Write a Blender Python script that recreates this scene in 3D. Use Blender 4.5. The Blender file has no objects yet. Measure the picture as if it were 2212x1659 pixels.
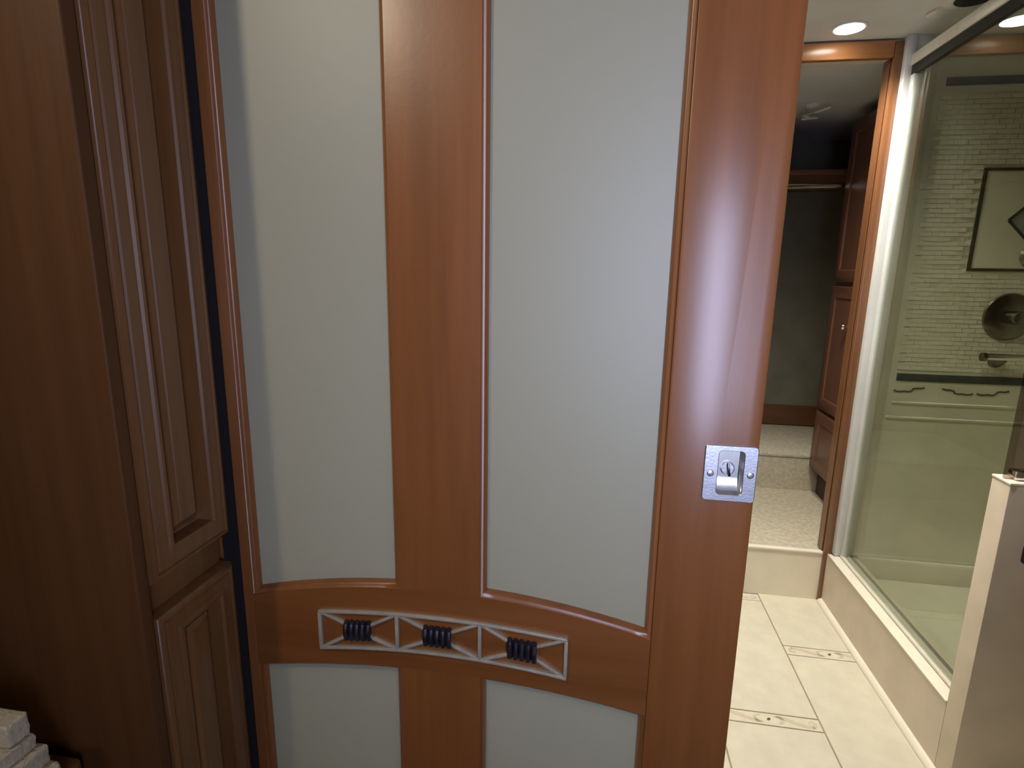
import bpy, bmesh, math, random
from mathutils import Matrix, Vector
random.seed(7)
SC = bpy.context.scene
COL = SC.collection

# ------------------------------------------------------------------ camera
F_PX = 1189.07
YAW, PITCH, ROLL = 0.156394, 0.201528, 0.0161388
H = 1.37
cy, sy, cp, sp = math.cos(YAW), math.sin(YAW), math.cos(PITCH), math.sin(PITCH)
fw = Vector((-sy * cp, cy * cp, -sp))
rt = Vector((cy, sy, 0))
up = rt.cross(fw)
r2 = rt * math.cos(ROLL) + up * math.sin(ROLL)
u2 = up * math.cos(ROLL) - rt * math.sin(ROLL)
cam_d = bpy.data.cameras.new('camera')
cam = bpy.data.objects.new('camera', cam_d)
COL.objects.link(cam)
cam.matrix_world = Matrix(((r2.x, u2.x, -fw.x, 0), (r2.y, u2.y, -fw.y, 0), (r2.z, u2.z, -fw.z, H), (0, 0, 0, 1)))
cam_d.sensor_fit = 'HORIZONTAL'
cam_d.sensor_width = 36
cam_d.lens = F_PX / 2212 * 36
cam_d.clip_start = 0.02
SC.camera = cam

# ------------------------------------------------------------------ light and exposure
DAY = 16.5            # daylight seen through the bedroom window
LAMP_W = 80.0        # each ceiling lamp of the bathroom, watts
SPOT_W = 22.0        # swivelling ceiling spot of the bedroom, watts
LENS = 27.0          # glow of a lamp lens
LAMP_COL = (1.0, 0.945, 0.835)
world = bpy.data.worlds.new('daylight')
SC.world = world
world.use_nodes = True
bg = world.node_tree.nodes['Background']
bg.inputs[0].default_value = (0.59, 0.665, 1.0, 1)
bg.inputs[1].default_value = DAY
WX0, WX1, WZ0, WZ1, WY = 0.07, 0.45, 0.94, 1.78, -0.38     # bedroom window opening
pd = bpy.data.lights.new('window_portal', 'AREA')
pd.shape = 'RECTANGLE'
pd.size, pd.size_y = WX1 - WX0, WZ1 - WZ0
pd.cycles.is_portal = True
po = bpy.data.objects.new('window_portal', pd)
COL.objects.link(po)
po.location = ((WX0 + WX1) / 2, WY - 0.03, (WZ0 + WZ1) / 2)
po.rotation_euler = (math.radians(-90), 0, math.radians(180))
po.matrix_world = Matrix.Translation(po.location) @ Matrix(((-1, 0, 0, 0), (0, 0, -1, 0), (0, -1, 0, 0), (0, 0, 0, 1)))
SC.view_settings.view_transform = 'Standard'
SC.view_settings.look = 'None'
SC.view_settings.exposure = 0.0
SC.view_settings.gamma = 1.0
SC.view_settings.use_curve_mapping = False

# ------------------------------------------------------------------ materials
def new_mat(name):
    m = bpy.data.materials.new(name)
    m.use_nodes = True
    nt = m.node_tree
    return m, nt, nt.nodes['Principled BSDF']

def link(nt, a, b): nt.links.new(a, b)

def tex_map(nt, scale, loc=(0, 0, 0)):
    tc = nt.nodes.new('ShaderNodeTexCoord')
    mp = nt.nodes.new('ShaderNodeMapping')
    mp.inputs['Scale'].default_value = scale
    mp.inputs['Location'].default_value = loc
    link(nt, tc.outputs['Object'], mp.inputs['Vector'])
    return mp.outputs['Vector']

def noise(nt, vec, scale, detail=3, rough=0.55):
    n = nt.nodes.new('ShaderNodeTexNoise')
    n.inputs['Scale'].default_value = scale
    n.inputs['Detail'].default_value = detail
    n.inputs['Roughness'].default_value = rough
    link(nt, vec, n.inputs['Vector'])
    return n.outputs['Fac']

def ramp(nt, fac, c0, c1, p0=0.3, p1=0.7):
    r = nt.nodes.new('ShaderNodeValToRGB')
    r.color_ramp.elements[0].position = p0
    r.color_ramp.elements[1].position = p1
    r.color_ramp.elements[0].color = (*c0, 1)
    r.color_ramp.elements[1].color = (*c1, 1)
    link(nt, fac, r.inputs['Fac'])
    return r.outputs['Color']

def bump(nt, bs, fac, strength, dist=0.002):
    b = nt.nodes.new('ShaderNodeBump')
    b.inputs['Strength'].default_value = strength
    b.inputs['Distance'].default_value = dist
    link(nt, fac, b.inputs['Height'])
    link(nt, b.outputs['Normal'], bs.inputs['Normal'])

def wood(name, c0, c1, axis='z', rough=0.38, coat=1.0, coat_rough=0.29, bmp=0.12):
    m, nt, bs = new_mat(name)
    s = {'z': (26, 26, 1.3), 'x': (1.3, 26, 26), 'y': (26, 1.3, 26)}[axis]
    v = tex_map(nt, s)
    n = noise(nt, v, 1.6, 5, 0.6)
    link(nt, ramp(nt, n, c0, c1, 0.32, 0.68), bs.inputs['Base Color'])
    bs.inputs['Roughness'].default_value = rough
    bs.inputs['Coat Weight'].default_value = coat
    bs.inputs['Coat Roughness'].default_value = coat_rough
    v2 = tex_map(nt, (1, 1, 1))
    bump(nt, bs, noise(nt, v2, 130, 3, 0.6), bmp, 0.0015)
    return m

def plain(name, c0, c1=None, rough=0.6, scale=18, metallic=0.0, bmp=0.0, bscale=120, stretch=(1, 1, 1), p0=0.35, p1=0.65):
    m, nt, bs = new_mat(name)
    c1 = c1 or tuple(x * 1.12 for x in c0)
    v = tex_map(nt, stretch)
    link(nt, ramp(nt, noise(nt, v, scale, 4), c0, c1, p0, p1), bs.inputs['Base Color'])
    bs.inputs['Roughness'].default_value = rough
    bs.inputs['Metallic'].default_value = metallic
    if bmp:
        bump(nt, bs, noise(nt, v, bscale, 3), bmp, 0.003)
    return m

M = {}
M['door_v'] = wood('cherry_door_vertical', (0.205, 0.068, 0.016), (0.275, 0.095, 0.024), 'z')
M['door_h'] = wood('cherry_door_horizontal', (0.185, 0.061, 0.014), (0.245, 0.084, 0.021), 'x')
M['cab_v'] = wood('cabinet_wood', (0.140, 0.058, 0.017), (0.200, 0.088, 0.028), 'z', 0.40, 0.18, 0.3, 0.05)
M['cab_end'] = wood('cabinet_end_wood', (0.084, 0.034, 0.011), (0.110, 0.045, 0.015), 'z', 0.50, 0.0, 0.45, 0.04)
for _k in ('door_v', 'door_h'): M[_k].node_tree.nodes['Principled BSDF'].inputs['Specular IOR Level'].default_value = 0.30
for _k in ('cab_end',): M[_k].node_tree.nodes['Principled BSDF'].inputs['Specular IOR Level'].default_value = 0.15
M['trim_v'] = wood('casing_wood', (0.155, 0.062, 0.024), (0.20, 0.085, 0.035), 'z', 0.32, 0.3, 0.25, 0.03)
M['trim_h'] = wood('casing_wood_across', (0.30, 0.125, 0.046), (0.38, 0.165, 0.064), 'x', 0.32, 0.3, 0.25, 0.03)
M['closet_v'] = wood('closet_cherry', (0.130, 0.050, 0.028), (0.172, 0.070, 0.040), 'z', 0.35, 0.3, 0.3, 0.03)
M['closet_h'] = wood('closet_cherry_across', (0.105, 0.045, 0.018), (0.145, 0.060, 0.025), 'x', 0.4, 0.2, 0.3, 0.03)
M['tile'] = plain('cream_floor_tile', (0.56, 0.52, 0.41), (0.62, 0.58, 0.46), 0.32, 14)
M['border'] = plain('border_tile', (0.57, 0.53, 0.42), (0.64, 0.59, 0.47), 0.35, 30)
M['scroll'] = plain('scroll_relief', (0.47, 0.40, 0.29), (0.56, 0.48, 0.35), 0.5, 60)
M['inset'] = plain('brown_inset', (0.075, 0.055, 0.028), None, 0.4, 60)
M['grout'] = plain('grout', (0.26, 0.215, 0.145), None, 0.9, 60)
M['ceil'] = plain('vinyl_ceiling', (0.63, 0.64, 0.64), (0.69, 0.70, 0.70), 0.55, 5)
M['curb'] = plain('beige_curb_panel', (0.56, 0.485, 0.385), (0.62, 0.535, 0.43), 0.45, 9)
M['almond'] = plain('almond_trim', (0.72, 0.67, 0.55), (0.77, 0.72, 0.60), 0.4, 10)
M['white'] = plain('white_wall_strip', (0.56, 0.57, 0.56), (0.61, 0.62, 0.61), 0.45, 6)
M['chrome'] = plain('chrome', (0.70, 0.70, 0.70), (0.78, 0.78, 0.78), 0.14, 8, 1.0)
M['rail_metal'] = plain('brushed_nickel_rail', (0.60, 0.57, 0.49), (0.66, 0.63, 0.55), 0.42, 20, 0.1)
M['nickel_dark'] = plain('dark_nickel', (0.16, 0.15, 0.13), (0.22, 0.21, 0.18), 0.25, 20, 1.0)
M['gasket'] = plain('dark_gasket', (0.020, 0.021, 0.015), None, 0.85, 20)
M['surround'] = plain('beige_shower_surround', (0.55, 0.53, 0.465), (0.61, 0.59, 0.515), 0.33, 7)
M['mosaic'] = plain('beige_mosaic', (0.56, 0.54, 0.47), (0.66, 0.64, 0.56), 0.3, 30)
M['stripe'] = plain('dark_slate_stripe', (0.018, 0.023, 0.020), (0.040, 0.048, 0.044), 0.55, 26)
M['inlay'] = plain('dark_inlay_line', (0.035, 0.032, 0.015), (0.06, 0.055, 0.03), 0.45, 40)
M['dia'] = plain('grey_diamond_inlay', (0.20, 0.22, 0.22), (0.26, 0.28, 0.28), 0.4, 30)
M['carpet'] = plain('beige_carpet', (0.40, 0.36, 0.265), (0.53, 0.475, 0.355), 0.95, 55, 0, 0.6, 220)
M['riser'] = plain('cream_riser', (0.74, 0.67, 0.54), (0.80, 0.73, 0.58), 0.4, 10)
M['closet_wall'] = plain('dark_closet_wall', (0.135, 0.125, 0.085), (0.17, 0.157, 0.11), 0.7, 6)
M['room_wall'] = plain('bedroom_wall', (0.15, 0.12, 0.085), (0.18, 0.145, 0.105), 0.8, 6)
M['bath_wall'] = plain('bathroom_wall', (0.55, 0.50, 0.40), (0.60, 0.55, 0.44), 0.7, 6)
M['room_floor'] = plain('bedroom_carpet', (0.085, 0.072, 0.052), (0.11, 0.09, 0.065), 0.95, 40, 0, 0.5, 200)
M['blanket'] = plain('cream_blanket', (0.52, 0.43, 0.28), (0.62, 0.52, 0.35), 0.95, 70, 0, 0.7, 260)
M['pewter'] = plain('pewter_gold', (0.46, 0.40, 0.29), (0.55, 0.48, 0.36), 0.42, 60, 0.35, 0.1, 300)
M['iron'] = plain('blackened_iron', (0.030, 0.024, 0.030), (0.07, 0.06, 0.075), 0.40, 90, 0.6)
M['steel'] = plain('satin_steel', (0.60, 0.60, 0.63), (0.68, 0.68, 0.71), 0.36, 90, 0.9, 0.06, 400)
M['steel_cup'] = plain('polished_cup', (0.60, 0.58, 0.54), (0.70, 0.68, 0.64), 0.30, 50, 0.9)
M['black'] = plain('black_plastic', (0.012, 0.012, 0.012), None, 0.4, 20)
M['plastic'] = plain('pale_plastic', (0.62, 0.61, 0.58), None, 0.35, 20)
M['gap_dark'] = plain('gap_black', (0.006, 0.003, 0.004), None, 0.95, 60)  # near-black colour standing in for the dark gap between cabinet and door
M['toe'] = plain('dark_toe_kick', (0.05, 0.018, 0.018), None, 0.6, 20)

def lamp_mat():
    m, nt, bs = new_mat('lamp_lens')
    nt.nodes.remove(bs)
    e = nt.nodes.new('ShaderNodeEmission')
    e.inputs[0].default_value = (*LAMP_COL, 1)
    e.inputs[1].default_value = LENS
    link(nt, e.outputs[0], nt.nodes['Material Output'].inputs['Surface'])
    return m
M['lamp'] = lamp_mat()

def thin_glass(name, tint, ior=1.5, rough=0.0):
    m, nt, bs = new_mat(name)
    nt.nodes.remove(bs)
    tr = nt.nodes.new('ShaderNodeBsdfTransparent')
    tr.inputs[0].default_value = (*tint, 1)
    gl = nt.nodes.new('ShaderNodeBsdfGlossy')
    gl.inputs['Roughness'].default_value = rough
    gl.inputs['Color'].default_value = (1, 1, 1, 1)
    lw = nt.nodes.new('ShaderNodeLayerWeight')          # same reflectance from both sides of the pane
    lw.inputs['Blend'].default_value = 0.5
    pw = nt.nodes.new('ShaderNodeMath'); pw.operation = 'POWER'; pw.inputs[1].default_value = 5.0
    link(nt, lw.outputs['Facing'], pw.inputs[0])
    fr = nt.nodes.new('ShaderNodeMath'); fr.operation = 'MULTIPLY_ADD'
    fr.inputs[1].default_value = 0.96; fr.inputs[2].default_value = 0.04
    link(nt, pw.outputs[0], fr.inputs[0])
    mx = nt.nodes.new('ShaderNodeMixShader')
    link(nt, fr.outputs[0], mx.inputs[0])
    link(nt, tr.outputs[0], mx.inputs[1])
    link(nt, gl.outputs[0], mx.inputs[2])
    link(nt, mx.outputs[0], nt.nodes['Material Output'].inputs['Surface'])
    return m
M['glass'] = thin_glass('shower_glass', (0.90, 0.92, 0.85))
M['glass_smoky'] = thin_glass('smoky_glass', (0.66, 0.60, 0.58))

def frosted():
    m, nt, bs = new_mat('frosted_glass')
    bs.inputs['Base Color'].default_value = (0.475, 0.445, 0.315, 1)
    bs.inputs['Roughness'].default_value = 0.46
    bs.inputs['Specular IOR Level'].default_value = 0.9
    bs.inputs['IOR'].default_value = 1.5
    v = tex_map(nt, (1, 1, 1))
    bump(nt, bs, noise(nt, v, 900, 2), 0.12, 0.0006)
    tl = nt.nodes.new('ShaderNodeBsdfTranslucent')
    tl.inputs[0].default_value = (0.62, 0.64, 0.62, 1)
    mx = nt.nodes.new('ShaderNodeMixShader')
    mx.inputs[0].default_value = 0.36
    link(nt, bs.outputs[0], mx.inputs[1])
    link(nt, tl.outputs[0], mx.inputs[2])
    link(nt, mx.outputs[0], nt.nodes['Material Output'].inputs['Surface'])
    return m
M['frost'] = frosted()

# ------------------------------------------------------------------ mesh helpers (verts in world metres)
def tag(o, label=None, cat=None, group=None, kind=None):
    if label: o['label'] = label
    if cat: o['category'] = cat
    if group: o['group'] = group
    if kind: o['kind'] = kind
    return o

def empty(name, loc, label, cat, group=None, kind=None):
    o = bpy.data.objects.new(name, None)
    o.empty_display_size = 0.05
    COL.objects.link(o)
    o.location = loc
    return tag(o, label, cat, group, kind)

def adopt(o, parent):
    # meshes are modelled in world metres; only top-level empties carry an offset
    o.parent = parent
    off = Vector(parent.location) if parent.parent is None else Vector((0, 0, 0))
    o.matrix_parent_inverse = Matrix.Translation(-off)
    return o

def place(name, me, m, parent=None):
    o = bpy.data.objects.new(name, me)
    COL.objects.link(o)
    me.materials.append(M[m])
    if parent: adopt(o, parent)
    return o

def finish(name, bm, m, parent=None, bevel=0.0, seg=2, smooth=None):
    bmesh.ops.recalc_face_normals(bm, faces=bm.faces)
    if bevel:
        es = [e for e in bm.edges if e.is_manifold and e.calc_face_angle(0) > 0.6]
        bmesh.ops.bevel(bm, geom=es, offset=bevel, segments=seg, profile=0.5, affect='EDGES', clamp_overlap=True)
    me = bpy.data.meshes.new(name)
    bm.to_mesh(me)
    bm.free()
    o = place(name, me, m, parent)
    if smooth is None: smooth = bevel > 0
    if smooth:
        for p in me.polygons: p.use_smooth = True
        try: me.set_sharp_from_angle(angle=math.radians(40))
        except Exception: pass
    return o

def bm_box(bm, x0, x1, y0, y1, z0, z1):
    v = [bm.verts.new(p) for p in ((x0, y0, z0), (x1, y0, z0), (x1, y1, z0), (x0, y1, z0),
                                   (x0, y0, z1), (x1, y0, z1), (x1, y1, z1), (x0, y1, z1))]
    for f in ((0, 1, 2, 3), (4, 5, 6, 7), (0, 1, 5, 4), (1, 2, 6, 5), (2, 3, 7, 6), (3, 0, 4, 7)):
        bm.faces.new([v[i] for i in f])

def box(name, x0, x1, y0, y1, z0, z1, m, parent=None, bevel=0.0, seg=2):
    bm = bmesh.new()
    bm_box(bm, x0, x1, y0, y1, z0, z1)
    return finish(name, bm, m, parent, bevel, seg)

def prism(bm, pts, d0, d1, axis='y'):
    """closed polygon pts (a,b) extruded between d0 and d1 along the axis"""
    def P(a, b, d):
        return {'y': (a, d, b), 'x': (d, a, b), 'z': (a, b, d)}[axis]
    lo = [bm.verts.new(P(a, b, d0)) for a, b in pts]
    hi = [bm.verts.new(P(a, b, d1)) for a, b in pts]
    n = len(pts)
    bm.faces.new(lo); bm.faces.new(hi)
    for i in range(n):
        bm.faces.new((lo[i], lo[(i + 1) % n], hi[(i + 1) % n], hi[i]))

def poly(name, pts, d0, d1, m, parent=None, axis='y', bevel=0.0):
    bm = bmesh.new()
    prism(bm, pts, d0, d1, axis)
    return finish(name, bm, m, parent, bevel, 2)

def ring_surface(bm, loops, close_first=False, close_last=False):
    """loops: equal-length closed 3D loops, bridged one to the next"""
    vs = [[bm.verts.new(p) for p in L] for L in loops]
    n = len(vs[0])
    for a, b in zip(vs, vs[1:]):
        for i in range(n):
            bm.faces.new((a[i], a[(i + 1) % n], b[(i + 1) % n], b[i]))
    if close_first: bm.faces.new(vs[0])
    if close_last: bm.faces.new(vs[-1])

def tube(bm, pts, r, n=8, caps=True, squash=None):
    pts = [Vector(p) for p in pts]
    loops = []
    for i, p in enumerate(pts):
        t = (pts[min(i + 1, len(pts) - 1)] - pts[max(i - 1, 0)]).normalized()
        a = t.orthogonal().normalized() if abs(t.y) > 0.95 else t.cross(Vector((0, 1, 0))).normalized()
        b = t.cross(a).normalized()
        rr = r[i] if isinstance(r, (list, tuple)) else r
        k = squash or 1.0
        loops.append([p + a * rr * math.cos(2 * math.pi * j / n) + b * rr * k * math.sin(2 * math.pi * j / n) for j in range(n)])
    ring_surface(bm, loops, caps, caps)

def lathe(bm, prof, centre, axis, n=28):
    """prof: list of (radius, height along the axis)"""
    c = Vector(centre); ax = Vector(axis).normalized()
    a = ax.orthogonal().normalized(); b = ax.cross(a)
    loops = [[c + ax * h + (a * math.cos(2 * math.pi * j / n) + b * math.sin(2 * math.pi * j / n)) * max(r, 1e-5) for j in range(n)] for r, h in prof]
    ring_surface(bm, loops, True, True)

def rrect(x0, x1, z0, z1, r, n=4):
    out = []
    for cx, cz, a0 in ((x1 - r, z1 - r, 0), (x0 + r, z1 - r, 90), (x0 + r, z0 + r, 180), (x1 - r, z0 + r, 270)):
        for i in range(n + 1):
            a = math.radians(a0 + 90 * i / n)
            out.append((cx + r * math.cos(a), cz + r * math.sin(a)))
    return out

def boolean_cut(o, x0, x1, y0, y1, z0, z1):
    bm = bmesh.new(); bm_box(bm, x0, x1, y0, y1, z0, z1)
    bmesh.ops.recalc_face_normals(bm, faces=bm.faces)
    me = bpy.data.meshes.new('cut'); bm.to_mesh(me); bm.free()
    c = bpy.data.objects.new('cut', me); COL.objects.link(c)
    md = o.modifiers.new('cut', 'BOOLEAN'); md.object = c; md.operation = 'DIFFERENCE'; md.solver = 'EXACT'
    dg = bpy.context.evaluated_depsgraph_get()
    nm = bpy.data.meshes.new_from_object(o.evaluated_get(dg))
    o.modifiers.remove(md)
    o.data = nm
    bpy.data.objects.remove(c)

CEIL = 2.195
# ================================================================== THE SETTING
# ---- bathroom floor with its tiles
fl = tag(box('floor', -0.62, 2.0, 0.60, 2.40, -0.05, -0.003, 'grout'), 'cream tiled bathroom floor with narrow scroll border tiles', 'floor', kind='structure')
G = 0.0022
cols = [(-0.508, -0.196, 0), (-0.196, 0.116, 1), (0.116, 0.428, 1), (0.428, 0.740, 0), (0.740, 1.052, 1), (1.052, 1.364, 0), (1.364, 1.676, 1)]
me_cache = {}
def tile_mesh(w, d, m):
    k = (round(w, 4), round(d, 4), m)
    if k not in me_cache:
        bm = bmesh.new(); bm_box(bm, 0, w, 0, d, -0.004, 0)
        bmesh.ops.recalc_face_normals(bm, faces=bm.faces)
        top = [e for e in bm.edges if all(v.co.z > -0.001 for v in e.verts)]
        bmesh.ops.bevel(bm, geom=top, offset=0.0012, segments=1, affect='EDGES')
        me = bpy.data.meshes.new(m); bm.to_mesh(me); bm.free(); me.materials.append(M[m])
        me_cache[k] = me
    return me_cache[k]
def lay(name, m, x0, x1, y0, y1):
    o = bpy.data.objects.new(name, tile_mesh(x1 - x0 - 2 * G, y1 - y0 - 2 * G, m))
    COL.objects.link(o); o.parent = fl
    o.location = (x0 + G, y0 + G, 0)
    return o
scroll_me = None
def scroll_mesh(w):
    """flat S-curve vine with two curls, as low relief"""
    bm = bmesh.new()
    cxm, hh = w / 2, 0.0255
    def ribbon(pts, ws):
        pr = None
        for i, (x, y) in enumerate(pts):
            x2, y2 = pts[min(i + 1, len(pts) - 1)]; x1, y1 = pts[max(i - 1, 0)]
            t = Vector((x2 - x1, y2 - y1)); t.normalize(); nn = Vector((-t.y, t.x)) * ws[i]
            q = [bm.verts.new((x + nn.x, y + nn.y, 0.0004)), bm.verts.new((x - nn.x, y - nn.y, 0.0004))]
            if pr: bm.faces.new((pr[0], q[0], q[1], pr[1]))
            pr = q
    for s in (1, -1):
        pts, ws = [], []
        for i in range(22):
            t = i / 21
            x = cxm + s * (0.018 + t * 0.115)
            y = hh + s * (0.013 * math.cos(t * math.pi * 1.05))
            pts.append((x, y)); ws.append(0.0030 + 0.0055 * math.sin(math.pi * t) ** 0.8 * (1 - 0.4 * t))
        ribbon(pts, ws)
        pts, ws = [], []
        for i in range(26):
            t = i / 25
            a = math.radians(-100 + 500 * t) * 1
            rr = 0.0145 * (1 - 0.72 * t)
            pts.append((cxm + s * (0.128 + rr * math.cos(a) * 0.9), hh + s * (rr * math.sin(a) * 0.95))); ws.append(0.0038 * (1 - 0.5 * t))
        ribbon(pts, ws)
        pts, ws = [], []
        for i in range(14):
            t = i / 13
            a = math.radians(120 - 240 * t)
            pts.append((cxm + s * (0.030 + 0.011 * math.cos(a)), hh + 0.013 * math.sin(a))); ws.append(0.0060 * math.sin(math.pi * (0.1 + 0.8 * t)))
        ribbon(pts, ws)
    me = bpy.data.meshes.new('scroll_relief'); bm.to_mesh(me); bm.free(); me.materials.append(M['scroll'])
    return me
scroll_me = scroll_mesh(0.312)
bm = bmesh.new()
prism(bm, [(0.006 * math.cos(a) * 0.9 + 0.0025 * math.sin(a), 0.0055 * math.sin(a)) for a in [2 * math.pi * i / 10 for i in range(10)]], -0.001, 0.0006, 'z')
dot_me = bpy.data.meshes.new('inset'); bmesh.ops.recalc_face_normals(bm, faces=bm.faces); bm.to_mesh(bm and dot_me); bm.free(); dot_me.materials.append(M['inset'])
Y_LO, Y_HI = 0.62, 2.338
for x0, x1, ph in cols:
    c = (1.6025, 1.962)[ph]
    bands = [c + k * 0.70 for k in range(-3, 3)]
    prev = Y_LO
    for b in bands + [None]:
        if b is None: hi = Y_HI
        else:
            if b + 0.0255 < Y_LO + 0.03 or b - 0.0255 > Y_HI - 0.004: continue
            hi = b - 0.0255
        if hi - prev > 0.02: lay('tile', 'tile', x0, x1, prev, min(hi, Y_HI))
        if b is not None:
            y1 = min(b + 0.0255, Y_HI)
            t = lay('border_tile', 'border', x0, x1, b - 0.0255, y1)
            if y1 - (b - 0.0255) > 0.045:
                for nm, me, off in (('scroll_relief', scroll_me, (-G, -G, 0)), ('inset', dot_me, (0.156 - G, 0.0255 - G, 0.0004))):
                    s = bpy.data.objects.new(nm, me); COL.objects.link(s); s.parent = t; s.location = off
            prev = y1
# ---- bedroom side and walls
BY = -1.40      # the bedroom reaches further back on the left
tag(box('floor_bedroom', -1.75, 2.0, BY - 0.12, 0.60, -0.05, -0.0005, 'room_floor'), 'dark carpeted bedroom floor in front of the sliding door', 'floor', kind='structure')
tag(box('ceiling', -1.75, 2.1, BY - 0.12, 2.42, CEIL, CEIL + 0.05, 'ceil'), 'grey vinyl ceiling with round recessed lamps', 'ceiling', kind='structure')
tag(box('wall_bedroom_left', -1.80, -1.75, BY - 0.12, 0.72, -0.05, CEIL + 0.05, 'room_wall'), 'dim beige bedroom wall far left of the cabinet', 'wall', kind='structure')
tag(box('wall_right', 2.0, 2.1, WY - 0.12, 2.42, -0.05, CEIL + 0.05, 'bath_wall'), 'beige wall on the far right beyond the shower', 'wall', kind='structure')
bm = bmesh.new()
bm_box(bm, -1.80, -0.12, BY - 0.10, BY, 0, CEIL)
bm_box(bm, -0.12, -0.02, BY - 0.10, WY, 0, CEIL)
for b in ((-0.02, WX0, 0, CEIL), (WX1, 2.1, 0, CEIL), (WX0, WX1, 0, WZ0), (WX0, WX1, WZ1, CEIL)):
    bm_box(bm, b[0], b[1], WY - 0.10, WY, b[2], b[3])
tag(finish('wall_back', bm, 'room_wall'), 'bedroom wall with the window behind the viewer', 'wall', kind='structure')
w = empty('window_1', (0.30, WY, WZ0), 'daylight window in the bedroom wall behind the viewer', 'window', kind='structure')
for b in ((WX0, WX0 + 0.03, WZ0, WZ1), (WX1 - 0.03, WX1, WZ0, WZ1), (WX0 + 0.03, WX1 - 0.03, WZ0, WZ0 + 0.03), (WX0 + 0.03, WX1 - 0.03, WZ1 - 0.03, WZ1)):
    box('window_frame', b[0], b[1], WY - 0.06, WY + 0.012, b[2], b[3], 'almond', w, 0.004)
# wall between bedroom and bathroom: header over the opening, right side, and the pocket wall on the left
bm = bmesh.new()
bm_box(bm, -0.50, 0.95, 0.655, 0.74, 2.06, CEIL)
bm_box(bm, 0.95, 2.0, 0.655, 0.74, 0, CEIL)
bm_box(bm, -1.75, -0.50, 0.705, 0.74, 0, CEIL)
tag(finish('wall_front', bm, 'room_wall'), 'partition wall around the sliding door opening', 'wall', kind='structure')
tag(box('wall_left', -0.62, -0.52, 0.74, 2.42, 0, CEIL, 'bath_wall'), 'beige bathroom wall hidden behind the sliding door', 'wall', kind='structure')
# far bathroom wall with the closet opening (X 0.30..0.97)
bm = bmesh.new()
bm_box(bm, -0.52, 0.30, 2.34, 2.385, 0, CEIL)
bm_box(bm, 0.98, 2.0, 2.34, 2.385, 0, CEIL)
bm_box(bm, 0.30, 0.98, 2.345, 2.385, 2.135, CEIL)
tag(finish('wall_far', bm, 'bath_wall'), 'far bathroom wall around the closet opening', 'wall', kind='structure')
# closet shell
CY1 = 3.68
tag(box('floor_closet', 0.0, 1.72, 2.342, CY1, 0.17, 0.222, 'carpet'), 'beige carpeted floor of the raised closet', 'floor', kind='structure')
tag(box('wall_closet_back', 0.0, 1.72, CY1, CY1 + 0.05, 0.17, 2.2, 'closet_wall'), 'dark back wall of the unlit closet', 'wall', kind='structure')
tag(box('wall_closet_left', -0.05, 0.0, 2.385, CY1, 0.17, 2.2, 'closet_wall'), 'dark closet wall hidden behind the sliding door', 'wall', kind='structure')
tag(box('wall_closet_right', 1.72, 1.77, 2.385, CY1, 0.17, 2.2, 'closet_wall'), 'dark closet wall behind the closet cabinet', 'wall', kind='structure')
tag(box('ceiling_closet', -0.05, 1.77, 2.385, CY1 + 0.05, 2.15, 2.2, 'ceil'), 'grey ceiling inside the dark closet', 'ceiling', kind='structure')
tag(box('baseboard_closet', 0.0, 1.72, CY1 - 0.02, CY1, 0.43, 0.56, 'closet_h', None, 0.004), 'brown wooden baseboard on the closet back wall', 'baseboard', kind='structure')
# riser below the closet opening
r = empty('trim_1', (0.63, 2.335, 0), 'cream riser panel with pale nosing below the closet opening', 'riser', kind='structure')
box('riser_panel', 0.30, 0.980, 2.334, 2.342, 0, 0.214, 'riser', r)
box('nosing', 0.30, 0.980, 2.326, 2.352, 0.214, 0.2265, 'almond', r, 0.004)
# wooden casing around the closet opening
c = empty('trim_2', (0.63, 2.33, 0), 'orange brown wooden casing around the closet opening', 'door casing', kind='structure')
box('casing_leg', 0.980, 1.012, 2.318, 2.340, 0, 2.186, 'trim_v', c, 0.005)
box('casing_leg', 0.256, 0.300, 2.318, 2.340, 0, 2.186, 'trim_v', c, 0.005)
box('jamb', 0.976, 0.982, 2.340, 2.385, 0.2265, 2.135, 'trim_v', c)
box('jamb', 0.2995, 0.306, 2.340, 2.385, 0.2265, 2.135, 'trim_v', c)
box('header', 0.300, 0.980, 2.320, 2.345, 2.132, 2.190, 'trim_h', c, 0.004)
# white wall strip between casing and shower glass
c = empty('trim_3', (1.03, 2.31, 0.23), 'white wall strip between the wooden casing and the shower glass', 'wall strip', kind='structure')
box('strip', 1.009, 1.036, 2.292, 2.338, 0.231, CEIL, 'white', c, 0.003)
box('return', 1.036, 1.110, 2.300, 2.338, 2.08, CEIL, 'white', c, 0.002)
# shower curb, its floor moulding and ledge
c = empty('trim_4', (1.02, 1.9, 0), 'beige shower curb with a pale top edge', 'shower curb', kind='structure')
box('curb_panel', 0.993, 1.10, 1.488, 2.318, 0, 0.2245, 'curb', c)
box('curb_cap', 0.989, 1.028, 1.488, 2.292, 0.2245, 0.231, 'almond', c, 0.002)
box('curb_ledge', 1.028, 1.10, 1.488, 2.318, 0.2245, 0.229, 'curb', c)
bm = bmesh.new()
prism(bm, [(0.993, 0.0), (0.975, 0.0), (0.975, 0.006), (0.978, 0.012), (0.984, 0.017), (0.993, 0.019)], 0.75, 2.316, 'y')
tag(finish('baseboard_right', bm, 'almond'), 'thin cream quarter round along the foot of the shower curb', 'baseboard', kind='structure')
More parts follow.
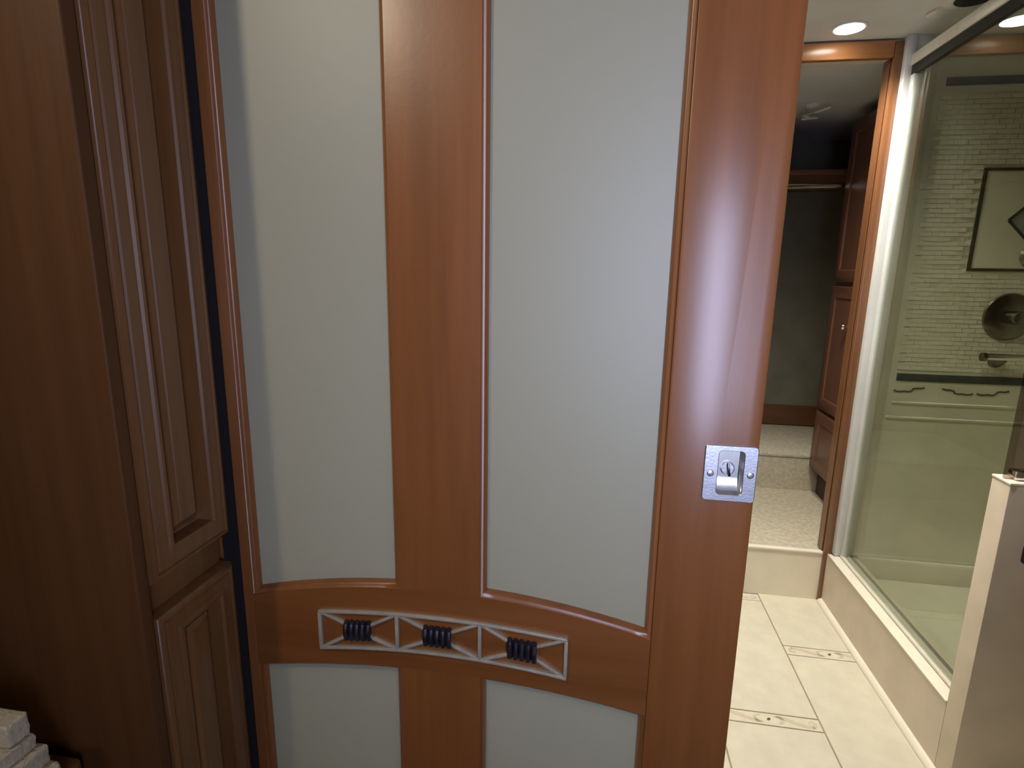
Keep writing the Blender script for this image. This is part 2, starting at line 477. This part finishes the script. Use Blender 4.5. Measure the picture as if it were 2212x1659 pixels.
# half wall at the near end of the shower
c = empty('wall_half', (1.3, 1.456, 0), 'beige half wall with pale cap at the near end of the shower', 'half wall', kind='structure')
box('half_wall_body', 0.993, 2.0, 1.424, 1.488, 0, 0.884, 'curb', c, 0.002)
box('half_wall_cap', 0.991, 2.0, 1.422, 1.490, 0.884, 0.8915, 'almond', c, 0.003)

# ================================================================== SLIDING DOOR
DY = 0.66; DT = 0.034
PL0, PL1, PM0, PM1 = -0.483, -0.259, -0.144, 0.085
DX0, DX1 = -0.591, 0.193
DXC = -0.2
def arc_up(x): return 0.937 - 0.46 * (x + 0.2) ** 2
def arc_lo(x): return 0.812 - 0.33 * (x + 0.2) ** 2
door = empty('door_1', (-0.2, DY, 0.03), 'cherry brown sliding door with four frosted glass panes and a steel pull', 'door', kind='structure')
def span(a, b, n): return [a + (b - a) * i / n for i in range(n + 1)]
box('stile', DX0, PL0, DY, DY + DT, 0.03, 2.03, 'door_v', door, 0.003)
rs = box('stile', PM1, DX1, DY, DY + DT, 0.03, 2.03, 'door_v', door, 0.003)
HX0, HX1, HZ0, HZ1 = 0.1315, 0.1925, 1.1015, 1.1720          # pull plate
CX0, CX1, CZ0, CZ1 = 0.1480, 0.1770, 1.1105, 1.1650          # its cup
boolean_cut(rs, CX0 - 0.001, CX1 + 0.001, DY - 0.01, DY + 0.016, CZ0 - 0.001, CZ1 + 0.001)
box('rail', PL0, PM1, DY, DY + DT, 1.93, 2.03, 'door_h', door)
box('rail', PL0, PM1, DY, DY + DT, 0.03, 0.20, 'door_h', door)
xs = span(PL0, PM1, 28)
poly('rail', [(x, arc_lo(x)) for x in xs] + [(x, arc_up(x)) for x in reversed(xs)], DY, DY + DT, 'door_h', door)
xm = span(PL1, PM0, 6)
poly('mullion', [(x, arc_up(x)) for x in xm] + [(PM0, 1.93), (PL1, 1.93)], DY, DY + DT, 'door_v', door)
poly('mullion', [(PL1, 0.20), (PM0, 0.20)] + [(x, arc_lo(x)) for x in reversed(xm)], DY, DY + DT, 'door_v', door)
def inset_poly(pts, d):
    n = len(pts); out = []
    for i in range(n):
        p0, p1, p2 = Vector(pts[i - 1]), Vector(pts[i]), Vector(pts[(i + 1) % n])
        a = (p1 - p0).normalized(); b = (p2 - p1).normalized()
        na, nb = Vector((-a.y, a.x)), Vector((-b.y, b.x))
        m = (na + nb); m /= max(m.dot(na), 1e-6) if m.length > 1e-6 else 1
        out.append(tuple(p1 + m * d))
    return out
def pane(xa, xb, low):
    xx = span(xa, xb, 10)
    if low: pts = [(xa, 0.20), (xb, 0.20)] + [(x, arc_lo(x)) for x in reversed(xx)]
    else: pts = [(x, arc_up(x)) for x in xx] + [(xb, 1.93), (xa, 1.93)]
    # counter-clockwise seen in (x,z): interior lies to the left
    bm = bmesh.new()
    prof = [(0.0, 0.0005), (0.0012, 0.0022), (0.0035, 0.0030), (0.0060, 0.0055), (0.0078, 0.0105), (0.0080, 0.0150)]
    loops = []
    for d, dep in prof:
        q = inset_poly(pts, d) if d else pts
        loops.append([(a, DY + dep, b) for a, b in q])
    ring_surface(bm, loops)
    o = finish('bead', bm, 'door_v', door, smooth=True)
    poly('pane', inset_poly(pts, 0.004), DY + 0.0125, DY + 0.0185, 'frost', door)['label'] = 'frosted glass pane'
for low in (0, 1):
    pane(PL0, PL1, low); pane(PM0, PM1, low)
# ---- metal ornament on the arched rail
orn = adopt(bpy.data.objects.new('ornament', None), door); COL.objects.link(orn); orn.empty_display_size = 0.03
orn['label'] = 'pewter lattice of three cells tied with dark coils'
def otop(x): return 0.8985 - 0.33 * (x + 0.201) ** 2
def obot(x): return 0.8430 - 0.42 * (x + 0.201) ** 2
def strip(bm, p, q, wd, y0, y1):
    p, q = Vector(p), Vector(q); t = (q - p).normalized(); n = Vector((-t.y, t.x)) * wd / 2
    prism(bm, [tuple(p - n), tuple(q - n), tuple(q + n), tuple(p + n)], y0, y1, 'y')
OX = [-0.378, -0.262, -0.143, -0.0245]
def arc_strip(fn):
    bm = bmesh.new(); xx = span(OX[0] - 0.002, OX[3] + 0.002, 24)
    prism(bm, [(x, fn(x) - 0.0024) for x in xx] + [(x, fn(x) + 0.0024) for x in reversed(xx)], DY - 0.0052, DY + 0.001, 'y')
    return finish('ornament_rail', bm, 'pewter', orn, 0.0010)
arc_strip(otop); arc_strip(obot)
for x in OX:
    bm = bmesh.new(); strip(bm, (x, obot(x) + 0.0015), (x, otop(x) - 0.0015), 0.0052, DY - 0.0052, DY + 0.001)
    finish('ornament_bar', bm, 'pewter', orn, 0.0010)
for a, b in zip(OX, OX[1:]):
    xc = (a + b) / 2
    zc = (otop(xc) + obot(xc)) / 2 - 0.001
    sl = (otop(b) - otop(a)) / (b - a)
    kw, kh = 0.0190, 0.0098
    for cx, cz, ex, ez in ((a, otop(a), xc - kw, zc + kh - sl * kw), (b, otop(b), xc + kw, zc + kh + sl * kw),
                           (a, obot(a), xc - kw, zc - kh - sl * kw), (b, obot(b), xc + kw, zc - kh + sl * kw)):
        bm = bmesh.new()
        p, q = Vector((cx, cz)), Vector((ex, ez)); d = (q - p).normalized()
        strip(bm, tuple(p), tuple(q + d * 0.003), 0.0046, DY - 0.0046, DY + 0.001)
        finish('ornament_brace', bm, 'pewter', orn, 0.0009)
    for i in range(5):
        t = (i - 2) / 2
        x = xc + t * 0.0168
        z = zc + sl * t * 0.0168
        bm = bmesh.new()
        tube(bm, [(x - 0.0006, DY - 0.0010, z + 0.0128), (x - 0.0002, DY - 0.0062, z + 0.0108), (x, DY - 0.0085, z + 0.004), (x, DY - 0.0085, z - 0.004), (x + 0.0002, DY - 0.0062, z - 0.0108), (x + 0.0006, DY - 0.0010, z - 0.0128)], 0.0036, 8)
        finish('coil', bm, 'iron', orn, smooth=True)
    bm = bmesh.new()
    prism(bm, rrect(xc - 0.0185, xc + 0.0185, zc - 0.0115, zc + 0.0115, 0.003), DY - 0.0035, DY + 0.001, 'y')
    finish('coil_core', bm, 'iron', orn, 0.001)
# ---- recessed pull
pull = adopt(bpy.data.objects.new('pull', None), door); COL.objects.link(pull); pull.empty_display_size = 0.03
pull['label'] = 'satin steel recessed pull with thumb turn'
bm = bmesh.new()
o1 = rrect(HX0, HX1, HZ0, HZ1, 0.0045, 5); i1 = rrect(CX0, CX1, CZ0, CZ1, 0.0045, 5)
L3 = lambda pts, y: [(a, y, b) for a, b in pts]
ring_surface(bm, [L3(o1, DY), L3(o1, DY - 0.0014), L3(inset_poly(o1, 0.0010), DY - 0.0022), L3(inset_poly(i1, -0.0008), DY - 0.0022), L3(i1, DY - 0.0014), L3(i1, DY + 0.001)])
finish('plate', bm, 'steel', pull)
bm = bmesh.new()
n = len(i1)
def cup(pts, y): return L3(pts, y)
inn = inset_poly(i1, 0.0022)
def ramp_y(z):
    t = (z - CZ0) / (CZ1 - CZ0)
    return DY + (0.0118 if t > 0.30 else 0.0118 - 0.0075 * ((0.30 - t) / 0.30) ** 1.6)
ring_surface(bm, [L3(i1, DY - 0.001), [(a, ramp_y(b) - 0.002, b) for a, b in inset_poly(i1, 0.0006)], [(a, ramp_y(b), b) for a, b in inn]])
rows = []
xa, xb = min(p[0] for p in inn), max(p[0] for p in inn)
za, zb = min(p[1] for p in inn), max(p[1] for p in inn)
for k in range(25):
    z = za + (zb - za) * k / 24
    rows.append((bm.verts.new((xa - 0.0004, ramp_y(z) + 0.0002, z)), bm.verts.new((xb + 0.0004, ramp_y(z) + 0.0002, z))))
for a, b in zip(rows, rows[1:]): bm.faces.new((a[0], a[1], b[1], b[0]))
finish('cup', bm, 'steel_cup', pull, smooth=True)
bm = bmesh.new()
tc = ((CX0 + CX1) / 2 - 0.001, DY + 0.0121, 1.1395)
lathe(bm, [(0.0001, 0.0030), (0.0070, 0.0030), (0.0082, 0.0024), (0.0086, 0.0), (0.0086, -0.001)], tc, (0, -1, 0), 24)
tt = finish('thumb_turn', bm, 'steel', pull)
bm = bmesh.new()
prism(bm, [(tc[0] - 0.0018, tc[2] + 0.0075), (tc[0] + 0.0004, tc[2] + 0.0078), (tc[0] + 0.0032, tc[2] - 0.0080), (tc[0] + 0.0004, tc[2] - 0.0084)], DY + 0.0035, DY + 0.0100, 'y')
adopt(finish('thumb_lever', bm, 'nickel_dark', None, 0.0006), pull)
for sx in (0.1395, 0.1853):
    bm = bmesh.new()
    lathe(bm, [(0.0001, 0.0004), (0.0028, 0.0004), (0.0040, 0.0001), (0.0046, -0.0006)], (sx, DY - 0.0022, 1.1362), (0, -1, 0), 18)
    bm2 = finish('screw', bm, 'steel_cup', pull, smooth=True)

# ================================================================== TALL CABINET LEFT OF THE DOOR
FX = -0.500                       # face of its doors
CB0, CB1 = 0.507, 0.648
cab = empty('cabinet', (-1.0, 0.58, 0), 'dark brown tall cabinet with raised panel doors left of the sliding door', 'cabinet')
box('body', -1.60, FX - 0.022, CB0 + 0.006, CB1, 0.0, 2.18, 'cab_v', cab)
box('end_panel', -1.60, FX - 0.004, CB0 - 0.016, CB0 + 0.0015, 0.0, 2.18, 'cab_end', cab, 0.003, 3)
box('dark_gap_strip', FX - 0.015, FX + 0.003, CB1, DY - 0.001, 0.0, 2.18, 'gap_dark', cab)['label'] = 'added black strip standing in for the dark gap beside the door'  # strip added to draw the dark gap line; no real seal here
def raised_door(z0, z1):
    y0, y1 = CB0 + 0.0035, CB1
    def rect(dy0, dy1, dz0, dz1): return [(y0 + dy0, z0 + dz0), (y1 - dy1, z0 + dz0), (y1 - dy1, z1 - dz1), (y0 + dy0, z1 - dz1)]
    bm = bmesh.new()
    prof = [(0.0, -0.0225), (0.0, -0.0045), (0.0015, -0.0020), (0.0045, -0.0005), (0.0075, 0.0), (0.0085, -0.0025), (0.0110, -0.0025), (0.0125, 0.0),
            (0.0270, 0.0), (0.0290, 0.0030), (0.0325, 0.0035), (0.0350, 0.0010), (0.0360, -0.0190), (0.0385, -0.0205)]
    loops = [[(FX + x, a, b) for a, b in rect(d, d, d, d)] for d, x in prof]
    ring_surface(bm, loops)
    f = finish('door', bm, 'cab_v', cab, smooth=True)
    bm = bmesh.new()
    prof = [(0.0370, -0.0205), (0.0460, -0.0200), (0.0475, -0.0110), (0.0540, -0.0065), (0.0555, -0.0062), (0.0565, -0.0045)]
    loops = [[(FX + x, a, b) for a, b in rect(d, d, d, d)] for d, x in prof]
    ring_surface(bm, loops, False, True)
    adopt(finish('raised_panel', bm, 'cab_v', None, smooth=True), f)
raised_door(1.003, 2.12)
raised_door(0.10, 0.958)

# ================================================================== RECESSED LAMPS AND CEILING FITTINGS
lamp0 = None
def lamp(x, y, label, watts=LAMP_W, group='recessed bathroom lamps'):
    o = empty('ceiling_lamp', (x, y, CEIL), label, 'ceiling lamp', group)
    bm = bmesh.new()
    lathe(bm, [(0.044, -0.001), (0.044, -0.004), (0.053, -0.005), (0.057, -0.002), (0.057, 0.0)], (x, y, CEIL), (0, 0, 1), 32)
    finish('trim_ring', bm, 'white', o, smooth=True)
    bm = bmesh.new()
    lathe(bm, [(0.0001, -0.0066), (0.030, -0.0062), (0.0465, -0.0045)], (x, y, CEIL), (0, 0, 1), 32)
    finish('lens', bm, 'lamp', o, smooth=True)
    ld = bpy.data.lights.new('bulb', 'SPOT')
    ld.energy = watts; ld.color = LAMP_COL; ld.shadow_soft_size = 0.04
    ld.spot_size = math.radians(140); ld.spot_blend = 1.0
    b = bpy.data.objects.new('bulb', ld); COL.objects.link(b)
    b.parent = o; b.location = (0, 0, -0.012)
lamp(0.784, 2.215, 'glowing round recessed ceiling lamp just before the closet casing')
lamp(0.62, 1.55, 'glowing round recessed ceiling lamp nearer than the top of the frame')
lamp(0.05, 1.75, 'glowing round recessed ceiling lamp hidden behind the sliding door')
v = empty('ceiling_vent', (1.052, 2.02, CEIL), 'round ceiling vent with dark centre above the shower rail', 'vent')
bm = bmesh.new(); lathe(bm, [(0.040, -0.010), (0.060, -0.012), (0.078, -0.008), (0.088, 0.0)], (1.052, 2.02, CEIL), (0, 0, 1), 32)
finish('ring', bm, 'plastic', v, smooth=True)
bm = bmesh.new(); lathe(bm, [(0.0001, -0.011), (0.050, -0.0125), (0.052, -0.010)], (1.052, 2.02, CEIL), (0, 0, 1), 32)
finish('grille', bm, 'gasket', v, smooth=True)
bm = bmesh.new()
tube(bm, [(0.983, 2.135, CEIL - 0.006), (0.992, 2.098, CEIL - 0.006)], 0.0065, 10)
o = tag(finish('ceiling_clip', bm, 'almond', None, smooth=True), 'tiny white clip on the ceiling beside the vent', 'clip')

# ================================================================== SHOWER
SY = 2.310
s = empty('shower_surround', (1.45, SY, 0.12), 'beige moulded shower wall with mosaic tiles and dark inlay bands', 'shower wall')
box('back_panel', 1.085, 2.0, SY, 2.338, 0.0, 2.12, 'surround', s)
bm = bmesh.new(); prism(bm, [(1.085, SY), (1.085, SY - 0.006), (1.097, SY - 0.0065), (1.108, SY - 0.004), (1.122, SY)], 0.236, 2.10, 'z')
finish('corner_rib', bm, 'surround', s, smooth=True)
tag(box('shower_side_wall', 1.975, 1.998, 1.49, SY, 0.150, 2.12, 'surround'), 'plain beige shower wall at the far right', 'shower wall')
pn = empty('shower_pan', (1.5, 1.9, 0.0), 'beige shower floor pan with a low back ledge', 'shower pan')
box('floor_plate', 1.10, 1.974, 1.49, SY - 0.008, 0.0, 0.150, 'surround', pn)
bm = bmesh.new(); prism(bm, [(SY - 0.0075, 0.15), (SY - 0.030, 0.15), (SY - 0.024, 0.222), (SY - 0.018, 0.234), (SY - 0.0075, 0.236)], 1.10, 1.974, 'x')
finish('ledge', bm, 'surround', pn, 0.003)
box('dark_band', 1.156, 1.97, SY - 0.004, SY + 0.001, 2.030, 2.057, 'stripe', s, 0.001)
box('dark_band', 1.146, 1.97, SY - 0.004, SY + 0.001, 0.979, 1.008, 'stripe', s, 0.001)
for z, dz, x0 in ((0.893, 0.010, 1.141), (0.833, 0.011, 1.128)):
    bm = bmesh.new(); prism(bm, [(SY, z - dz / 2 - 0.004), (SY - 0.006, z - dz / 2 + 0.002), (SY - 0.007, z + dz / 2 - 0.002), (SY, z + dz / 2)], x0, 1.97, 'x')
    finish('ridge', bm, 'surround', s, 0.0015)
# stepped wave lines in relief
wl = [(1.143, 0.941), (1.152, 0.937), (1.166, 0.936), (1.180, 0.939), (1.192, 0.937), (1.205, 0.940), (1.210, 0.949), (1.224, 0.952), (1.236, 0.951), (1.250, 0.955)]
for pts in (wl, [(2 * 1.275 - x + 0.012, z - 0.001) for x, z in wl], [(x + 0.29, z) for x, z in wl]):
    bm = bmesh.new(); tube(bm, [(x, SY - 0.001, z) for x, z in pts], 0.0030, 6)
    finish('wave_line', bm, 'inlay', s, smooth=True)
# mosaic: separate tiles left of the picture inlay, the rest of the field joined
TW, TH = 0.0445, 0.0166
FRX0, FRX1, FRZ0, FRZ1 = 1.322, 1.678, 1.399, 1.757
bm = bmesh.new(); bm_box(bm, 0.0004, TW - 0.0004, -0.0026, 0.0005, 0.0008, TH - 0.0008)
bmesh.ops.recalc_face_normals(bm, faces=bm.faces)
tme = bpy.data.meshes.new('mosaic_tile'); bm.to_mesh(tme); bm.free(); tme.materials.append(M['mosaic'])
rest = bmesh.new()
nz = int((2.018 - 1.022) / TH)
for j in range(nz):
    z = 1.022 + j * TH
    x = 1.142 - (TW * 0.5 if j % 2 else 0)
    while x < 1.95:
        if x >= 1.138:
            inside = FRX0 - TW < x < FRX1 and FRZ0 - TH < z < FRZ1
            if x + TW < FRX0 and not inside:
                t = bpy.data.objects.new('mosaic_tile', tme); COL.objects.link(t); adopt(t, s)
                t.location = (x, SY + random.uniform(-0.0012, 0.0012), z)
                t.rotation_euler = (random.uniform(-0.03, 0.03), 0, random.uniform(-0.012, 0.012))
            elif not inside:
                bm_box(rest, x + 0.0008, x + TW - 0.0008, SY - 0.0026 + random.uniform(-0.0008, 0.0008), SY + 0.0005, z + 0.0009, z + TH - 0.0009)
        x += TW
finish('mosaic_field', rest, 'mosaic', s)['kind'] = 'stuff'
# square picture inlay with a diamond
box('inlay_panel', FRX0 + 0.012, FRX1 - 0.012, SY - 0.003, SY + 0.001, FRZ0 + 0.010, FRZ1 - 0.010, 'surround', s)
for b in ((FRX0, FRX0 + 0.012, FRZ0, FRZ1), (FRX1 - 0.012, FRX1, FRZ0, FRZ1), (FRX0 + 0.012, FRX1 - 0.012, FRZ0, FRZ0 + 0.010), (FRX0 + 0.012, FRX1 - 0.012, FRZ1 - 0.010, FRZ1)):
    box('inlay_border', b[0], b[1], SY - 0.0045, SY + 0.001, b[2], b[3], 'inlay', s)
dc, dz, dr = 1.500, 1.578, 0.072
bm = bmesh.new(); prism(bm, [(dc - dr, dz), (dc, dz - dr), (dc + dr, dz), (dc, dz + dr)], SY - 0.0050, SY, 'y'); finish('diamond', bm, 'dia', s)
for a, b in (((dc - dr, dz), (dc, dz - dr)), ((dc, dz - dr), (dc + dr, dz)), ((dc + dr, dz), (dc, dz + dr)), ((dc, dz + dr), (dc - dr, dz))):
    bm = bmesh.new(); strip(bm, a, b, 0.009, SY - 0.0060, SY); finish('diamond_border', bm, 'inlay', s)

# glass front panel
g = empty('shower_screen', (1.04, 1.9, 0.23), 'clear shower glass front panel under a pale metal rail', 'shower glass')
box('pane', 1.037, 1.043, 1.50, 2.288, 0.236, 2.075, 'glass', g)['label'] = 'clear glass'
box('top_rail', 1.026, 1.054, 1.494, 2.300, 2.094, 2.131, 'rail_metal', g, 0.002)
box('top_gasket', 1.031, 1.049, 1.494, 2.296, 2.064, 2.094, 'gasket', g)
box('wall_channel', 1.031, 1.049, 2.270, 2.300, 0.231, 2.064, 'white', g, 0.002)
box('wall_channel', 1.049, 1.082, 2.292, 2.309, 0.231, 2.075, 'white', g, 0.003)
box('bottom_channel', 1.028, 1.062, 1.49, 2.288, 0.230, 0.240, 'rail_metal', g, 0.002)
box('bottom_gasket', 1.062, 1.076, 1.49, 2.288, 0.229, 0.2385, 'gasket', g)
g = empty('fixed_shower_screen', (1.4, 1.456, 0.89), 'smoky fixed glass standing on the half wall cap', 'shower glass')
box('pane', 0.996, 1.97, 1.453, 1.459, 0.8915, 2.10, 'glass_smoky', g)['label'] = 'smoky glass'
box('clamp', 1.012, 1.075, 1.440, 1.472, 0.8915, 0.915, 'chrome', g, 0.005)
# fittings on the shower wall
v = empty('shower_valve', (1.486, SY, 1.234), 'round dark nickel shower valve plate with lever handle', 'shower valve')
bm = bmesh.new(); lathe(bm, [(0.0001, 0.016), (0.040, 0.0165), (0.070, 0.013), (0.084, 0.007), (0.087, 0.0)], (1.486, SY - 0.0066, 1.234), (0, -1, 0), 40)
finish('plate', bm, 'nickel_dark', v, smooth=True)
bm = bmesh.new(); lathe(bm, [(0.0001, 0.062), (0.020, 0.060), (0.024, 0.050), (0.024, 0.010)], (1.486, SY - 0.0066, 1.234), (0, -1, 0), 28)
finish('hub', bm, 'nickel_dark', v, smooth=True)
bm = bmesh.new(); tube(bm, [(1.476, SY - 0.050, 1.241), (1.50, SY - 0.054, 1.240), (1.575, SY - 0.064, 1.234)], [0.011, 0.009, 0.007], 12)
finish('lever', bm, 'chrome', v, smooth=True)
d = empty('shower_diverter', (1.522, SY, 1.452), 'small dark diverter knob below the diamond inlay', 'diverter')
bm = bmesh.new(); lathe(bm, [(0.0001, 0.012), (0.030, 0.011), (0.040, 0.0)], (1.522, SY - 0.0066, 1.452), (0, -1, 0), 28)
finish('plate', bm, 'nickel_dark', d, smooth=True)
bm = bmesh.new(); lathe(bm, [(0.0001, 0.042), (0.012, 0.041), (0.016, 0.034), (0.014, 0.010)], (1.522, SY - 0.0066, 1.452), (0, -1, 0), 20)
finish('knob', bm, 'chrome', d, smooth=True)
b = empty('grab_bar', (1.60, SY, 1.08), 'horizontal chrome grab bar below the shower valve', 'grab bar')
bm = bmesh.new(); tube(bm, [(1.400, SY - 0.055, 1.090), (1.80, SY - 0.055, 1.090)], 0.0135, 16); finish('bar', bm, 'chrome', b, smooth=True)
bm = bmesh.new(); tube(bm, [(1.392, SY - 0.055, 1.090), (1.405, SY - 0.055, 1.090)], 0.0160, 16); finish('end_cap', bm, 'nickel_dark', b, smooth=True)
for x in (1.47, 1.77):
    bm = bmesh.new(); tube(bm, [(x, SY - 0.0072, 1.070), (x, SY - 0.014, 1.070), (x, SY - 0.03, 1.074), (x, SY - 0.055, 1.086)], [0.026, 0.025, 0.018, 0.012], 16); finish('bracket', bm, 'nickel_dark', b, smooth=True)
o = tag(box('wall_hook', 1.046, 1.085, 1.404, 1.424, 0.690, 0.735, 'black', None, 0.004), 'small black fitting on the half wall face', 'hook')

# ================================================================== CLOSET
k = empty('closet_cabinet', (1.4, 2.75, 0.23), 'reddish wooden closet cabinet with doors and a small bright knob', 'cabinet')
KX = 1.145
box('body', KX + 0.02, 1.70, 2.44, 3.045, 0.36, 2.10, 'closet_v', k, 0.003)
box('toe_kick', KX + 0.05, 1.70, 2.46, 3.035, 0.222, 0.36, 'toe', k)
def kdoor(name, z0, z1):
    bm = bmesh.new()
    y0, y1 = 2.45, 3.036
    prof = [(0, 0.02), (0, 0.003), (0.004, 0), (0.055, 0), (0.060, 0.006), (0.066, 0.006), (0.090, 0.0015)]
    ring_surface(bm, [[(KX + x, y0 + dd, z0 + dd), (KX + x, y1 - dd, z0 + dd), (KX + x, y1 - dd, z1 - dd), (KX + x, y0 + dd, z1 - dd)] for dd, x in prof], False, True)
    return finish(name, bm, 'closet_v', k, smooth=True)
kdoor('door', 1.345, 2.09)
dn = kdoor('door', 0.700, 1.325)
kdoor('drawer', 0.37, 0.680)
bm = bmesh.new(); lathe(bm, [(0.006, 0.0), (0.006, 0.012), (0.012, 0.018), (0.015, 0.026), (0.011, 0.034), (0.0001, 0.036)], (KX + 0.001, 2.785, 1.142), (-1, 0, 0), 18)
adopt(finish('knob', bm, 'chrome', None, smooth=True), dn)
st = empty('carpeted_step', (0.8, 3.3, 0.222), 'beige carpeted low platform at the back of the closet', 'platform')
box('top', 0.0, 1.72, 3.045, 3.66, 0.405, 0.430, 'carpet', st, 0.010)
box('front', 0.0, 1.72, 3.052, 3.66, 0.222, 0.405, 'carpet', st)
rd = empty('closet_rod', (0.7, 3.075, 1.809), 'bright chrome hanging rod across the dark closet', 'closet rod')
bm = bmesh.new(); tube(bm, [(0.0, 3.075, 1.809), (1.72, 3.075, 1.809)], 0.0145, 16); finish('rod', bm, 'chrome', rd, smooth=True)
for x in (0.0, 1.706):
    bm = bmesh.new(); lathe(bm, [(0.032, 0.0), (0.030, 0.006), (0.020, 0.014)], (x, 3.075, 1.809), (1, 0, 0), 20); finish('flange', bm, 'chrome', rd, smooth=True)
sh = empty('closet_shelf', (0.7, 3.4, 1.86), 'brown wooden shelf above the closet rod', 'shelf')
box('board', 0.0, 1.72, 3.075, CY1, 1.862, 1.880, 'closet_h', sh, 0.002)
box('fascia', 0.0, 1.72, 3.058, 3.075, 1.860, 1.884, 'closet_h', sh, 0.003)
cl = empty('closet_lamp', (0.945, 2.99, 2.15), 'unlit closet ceiling lamp with crooked shiny wire guard', 'ceiling lamp')
bm = bmesh.new(); lathe(bm, [(0.030, 0.0), (0.030, -0.008), (0.022, -0.012), (0.0001, -0.014)], (0.93, 2.95, 2.15), (0, 0, 1), 24); finish('base', bm, 'plastic', cl, smooth=True)
bm = bmesh.new(); tube(bm, [(1.00, 2.93, 2.135), (0.955, 2.98, 2.125), (0.91, 3.03, 2.128), (0.95, 3.05, 2.12), (0.99, 3.045, 2.12), (0.93, 3.085, 2.122), (0.95, 3.10, 2.13)], 0.006, 8); finish('wire_guard', bm, 'almond', cl, smooth=True)

# ================================================================== BEDSIDE STACK LOWER LEFT
ns = empty('nightstand', (-0.78, 0.26, 0), 'dark wooden nightstand under the folded blankets', 'nightstand')
box('top', -1.02, -0.600, 0.03, 0.478, 0.755, 0.780, 'cab_v', ns, 0.004)
box('body', -1.00, -0.615, 0.05, 0.474, 0.0, 0.755, 'cab_v', ns, 0.003)
def blanket(label, xr, y0, z0, z1, y1=0.455):
    bm = bmesh.new()
    bm_box(bm, -0.98, xr, y0, y1, z0, z1)
    bmesh.ops.subdivide_edges(bm, edges=bm.edges[:], cuts=6, use_grid_fill=True)
    for vv in bm.verts:
        vv.co += Vector((random.uniform(-1, 1), random.uniform(-1, 1), random.uniform(-1, 1))) * 0.0007
    o = finish('folded_blanket', bm, 'blanket', None, smooth=False)
    md = o.modifiers.new('bevel', 'BEVEL'); md.width = 0.006; md.segments = 2; md.limit_method = 'ANGLE'; md.angle_limit = math.radians(50)
    for p in o.data.polygons: p.use_smooth = True
    tag(o, label, 'blanket', 'folded blankets on the nightstand')
blanket('topmost and shortest folded cream blanket of the stack', -0.597, 0.405, 0.8645, 0.891, 0.428)
blanket('second folded cream blanket from the top of the stack', -0.595, 0.20, 0.8465, 0.863, 0.430)
blanket('third folded cream blanket from the top of the stack', -0.586, 0.16, 0.8235, 0.845, 0.434)
blanket('lowest folded cream blanket lying on the nightstand', -0.577, 0.12, 0.7815, 0.822, 0.438)

# swivelling ceiling spot left of the viewer (its beam throws the cabinet's shadow onto the door)
hd = Vector((-0.78, -0.30, CEIL - 0.055))
aim = (Vector((0.06, 0.66, 1.10)) - hd).normalized()
sc = empty('ceiling_spot', (hd.x, hd.y, CEIL), 'swivelling bedroom ceiling spot above and left of the viewer', 'ceiling lamp')
bm = bmesh.new(); lathe(bm, [(0.0001, -0.010), (0.034, -0.009), (0.040, 0.0)], (hd.x, hd.y, CEIL), (0, 0, 1), 24); finish('ceiling_plate', bm, 'rail_metal', sc, smooth=True)
bm = bmesh.new(); tube(bm, [(hd.x, hd.y, CEIL - 0.008), tuple(hd - aim * 0.055)], 0.007, 10); finish('stem', bm, 'rail_metal', sc, smooth=True)
bm = bmesh.new()
lathe(bm, [(0.018, -0.075), (0.030, -0.060), (0.036, -0.012), (0.036, 0.0), (0.034, 0.0), (0.033, -0.012), (0.027, -0.056), (0.0001, -0.062)], tuple(hd), tuple(aim), 24); finish('head', bm, 'rail_metal', sc, smooth=True)
ld = bpy.data.lights.new('bulb', 'SPOT'); ld.energy = SPOT_W; ld.color = (1.0, 0.87, 0.68); ld.shadow_soft_size = 0.03
ld.spot_size = math.radians(84); ld.spot_blend = 1.0
b = bpy.data.objects.new('bulb', ld); COL.objects.link(b); b.parent = sc
b.location = hd + aim * 0.012 - Vector((hd.x, hd.y, CEIL))
b.rotation_euler = aim.to_track_quat('-Z', 'Y').to_euler()
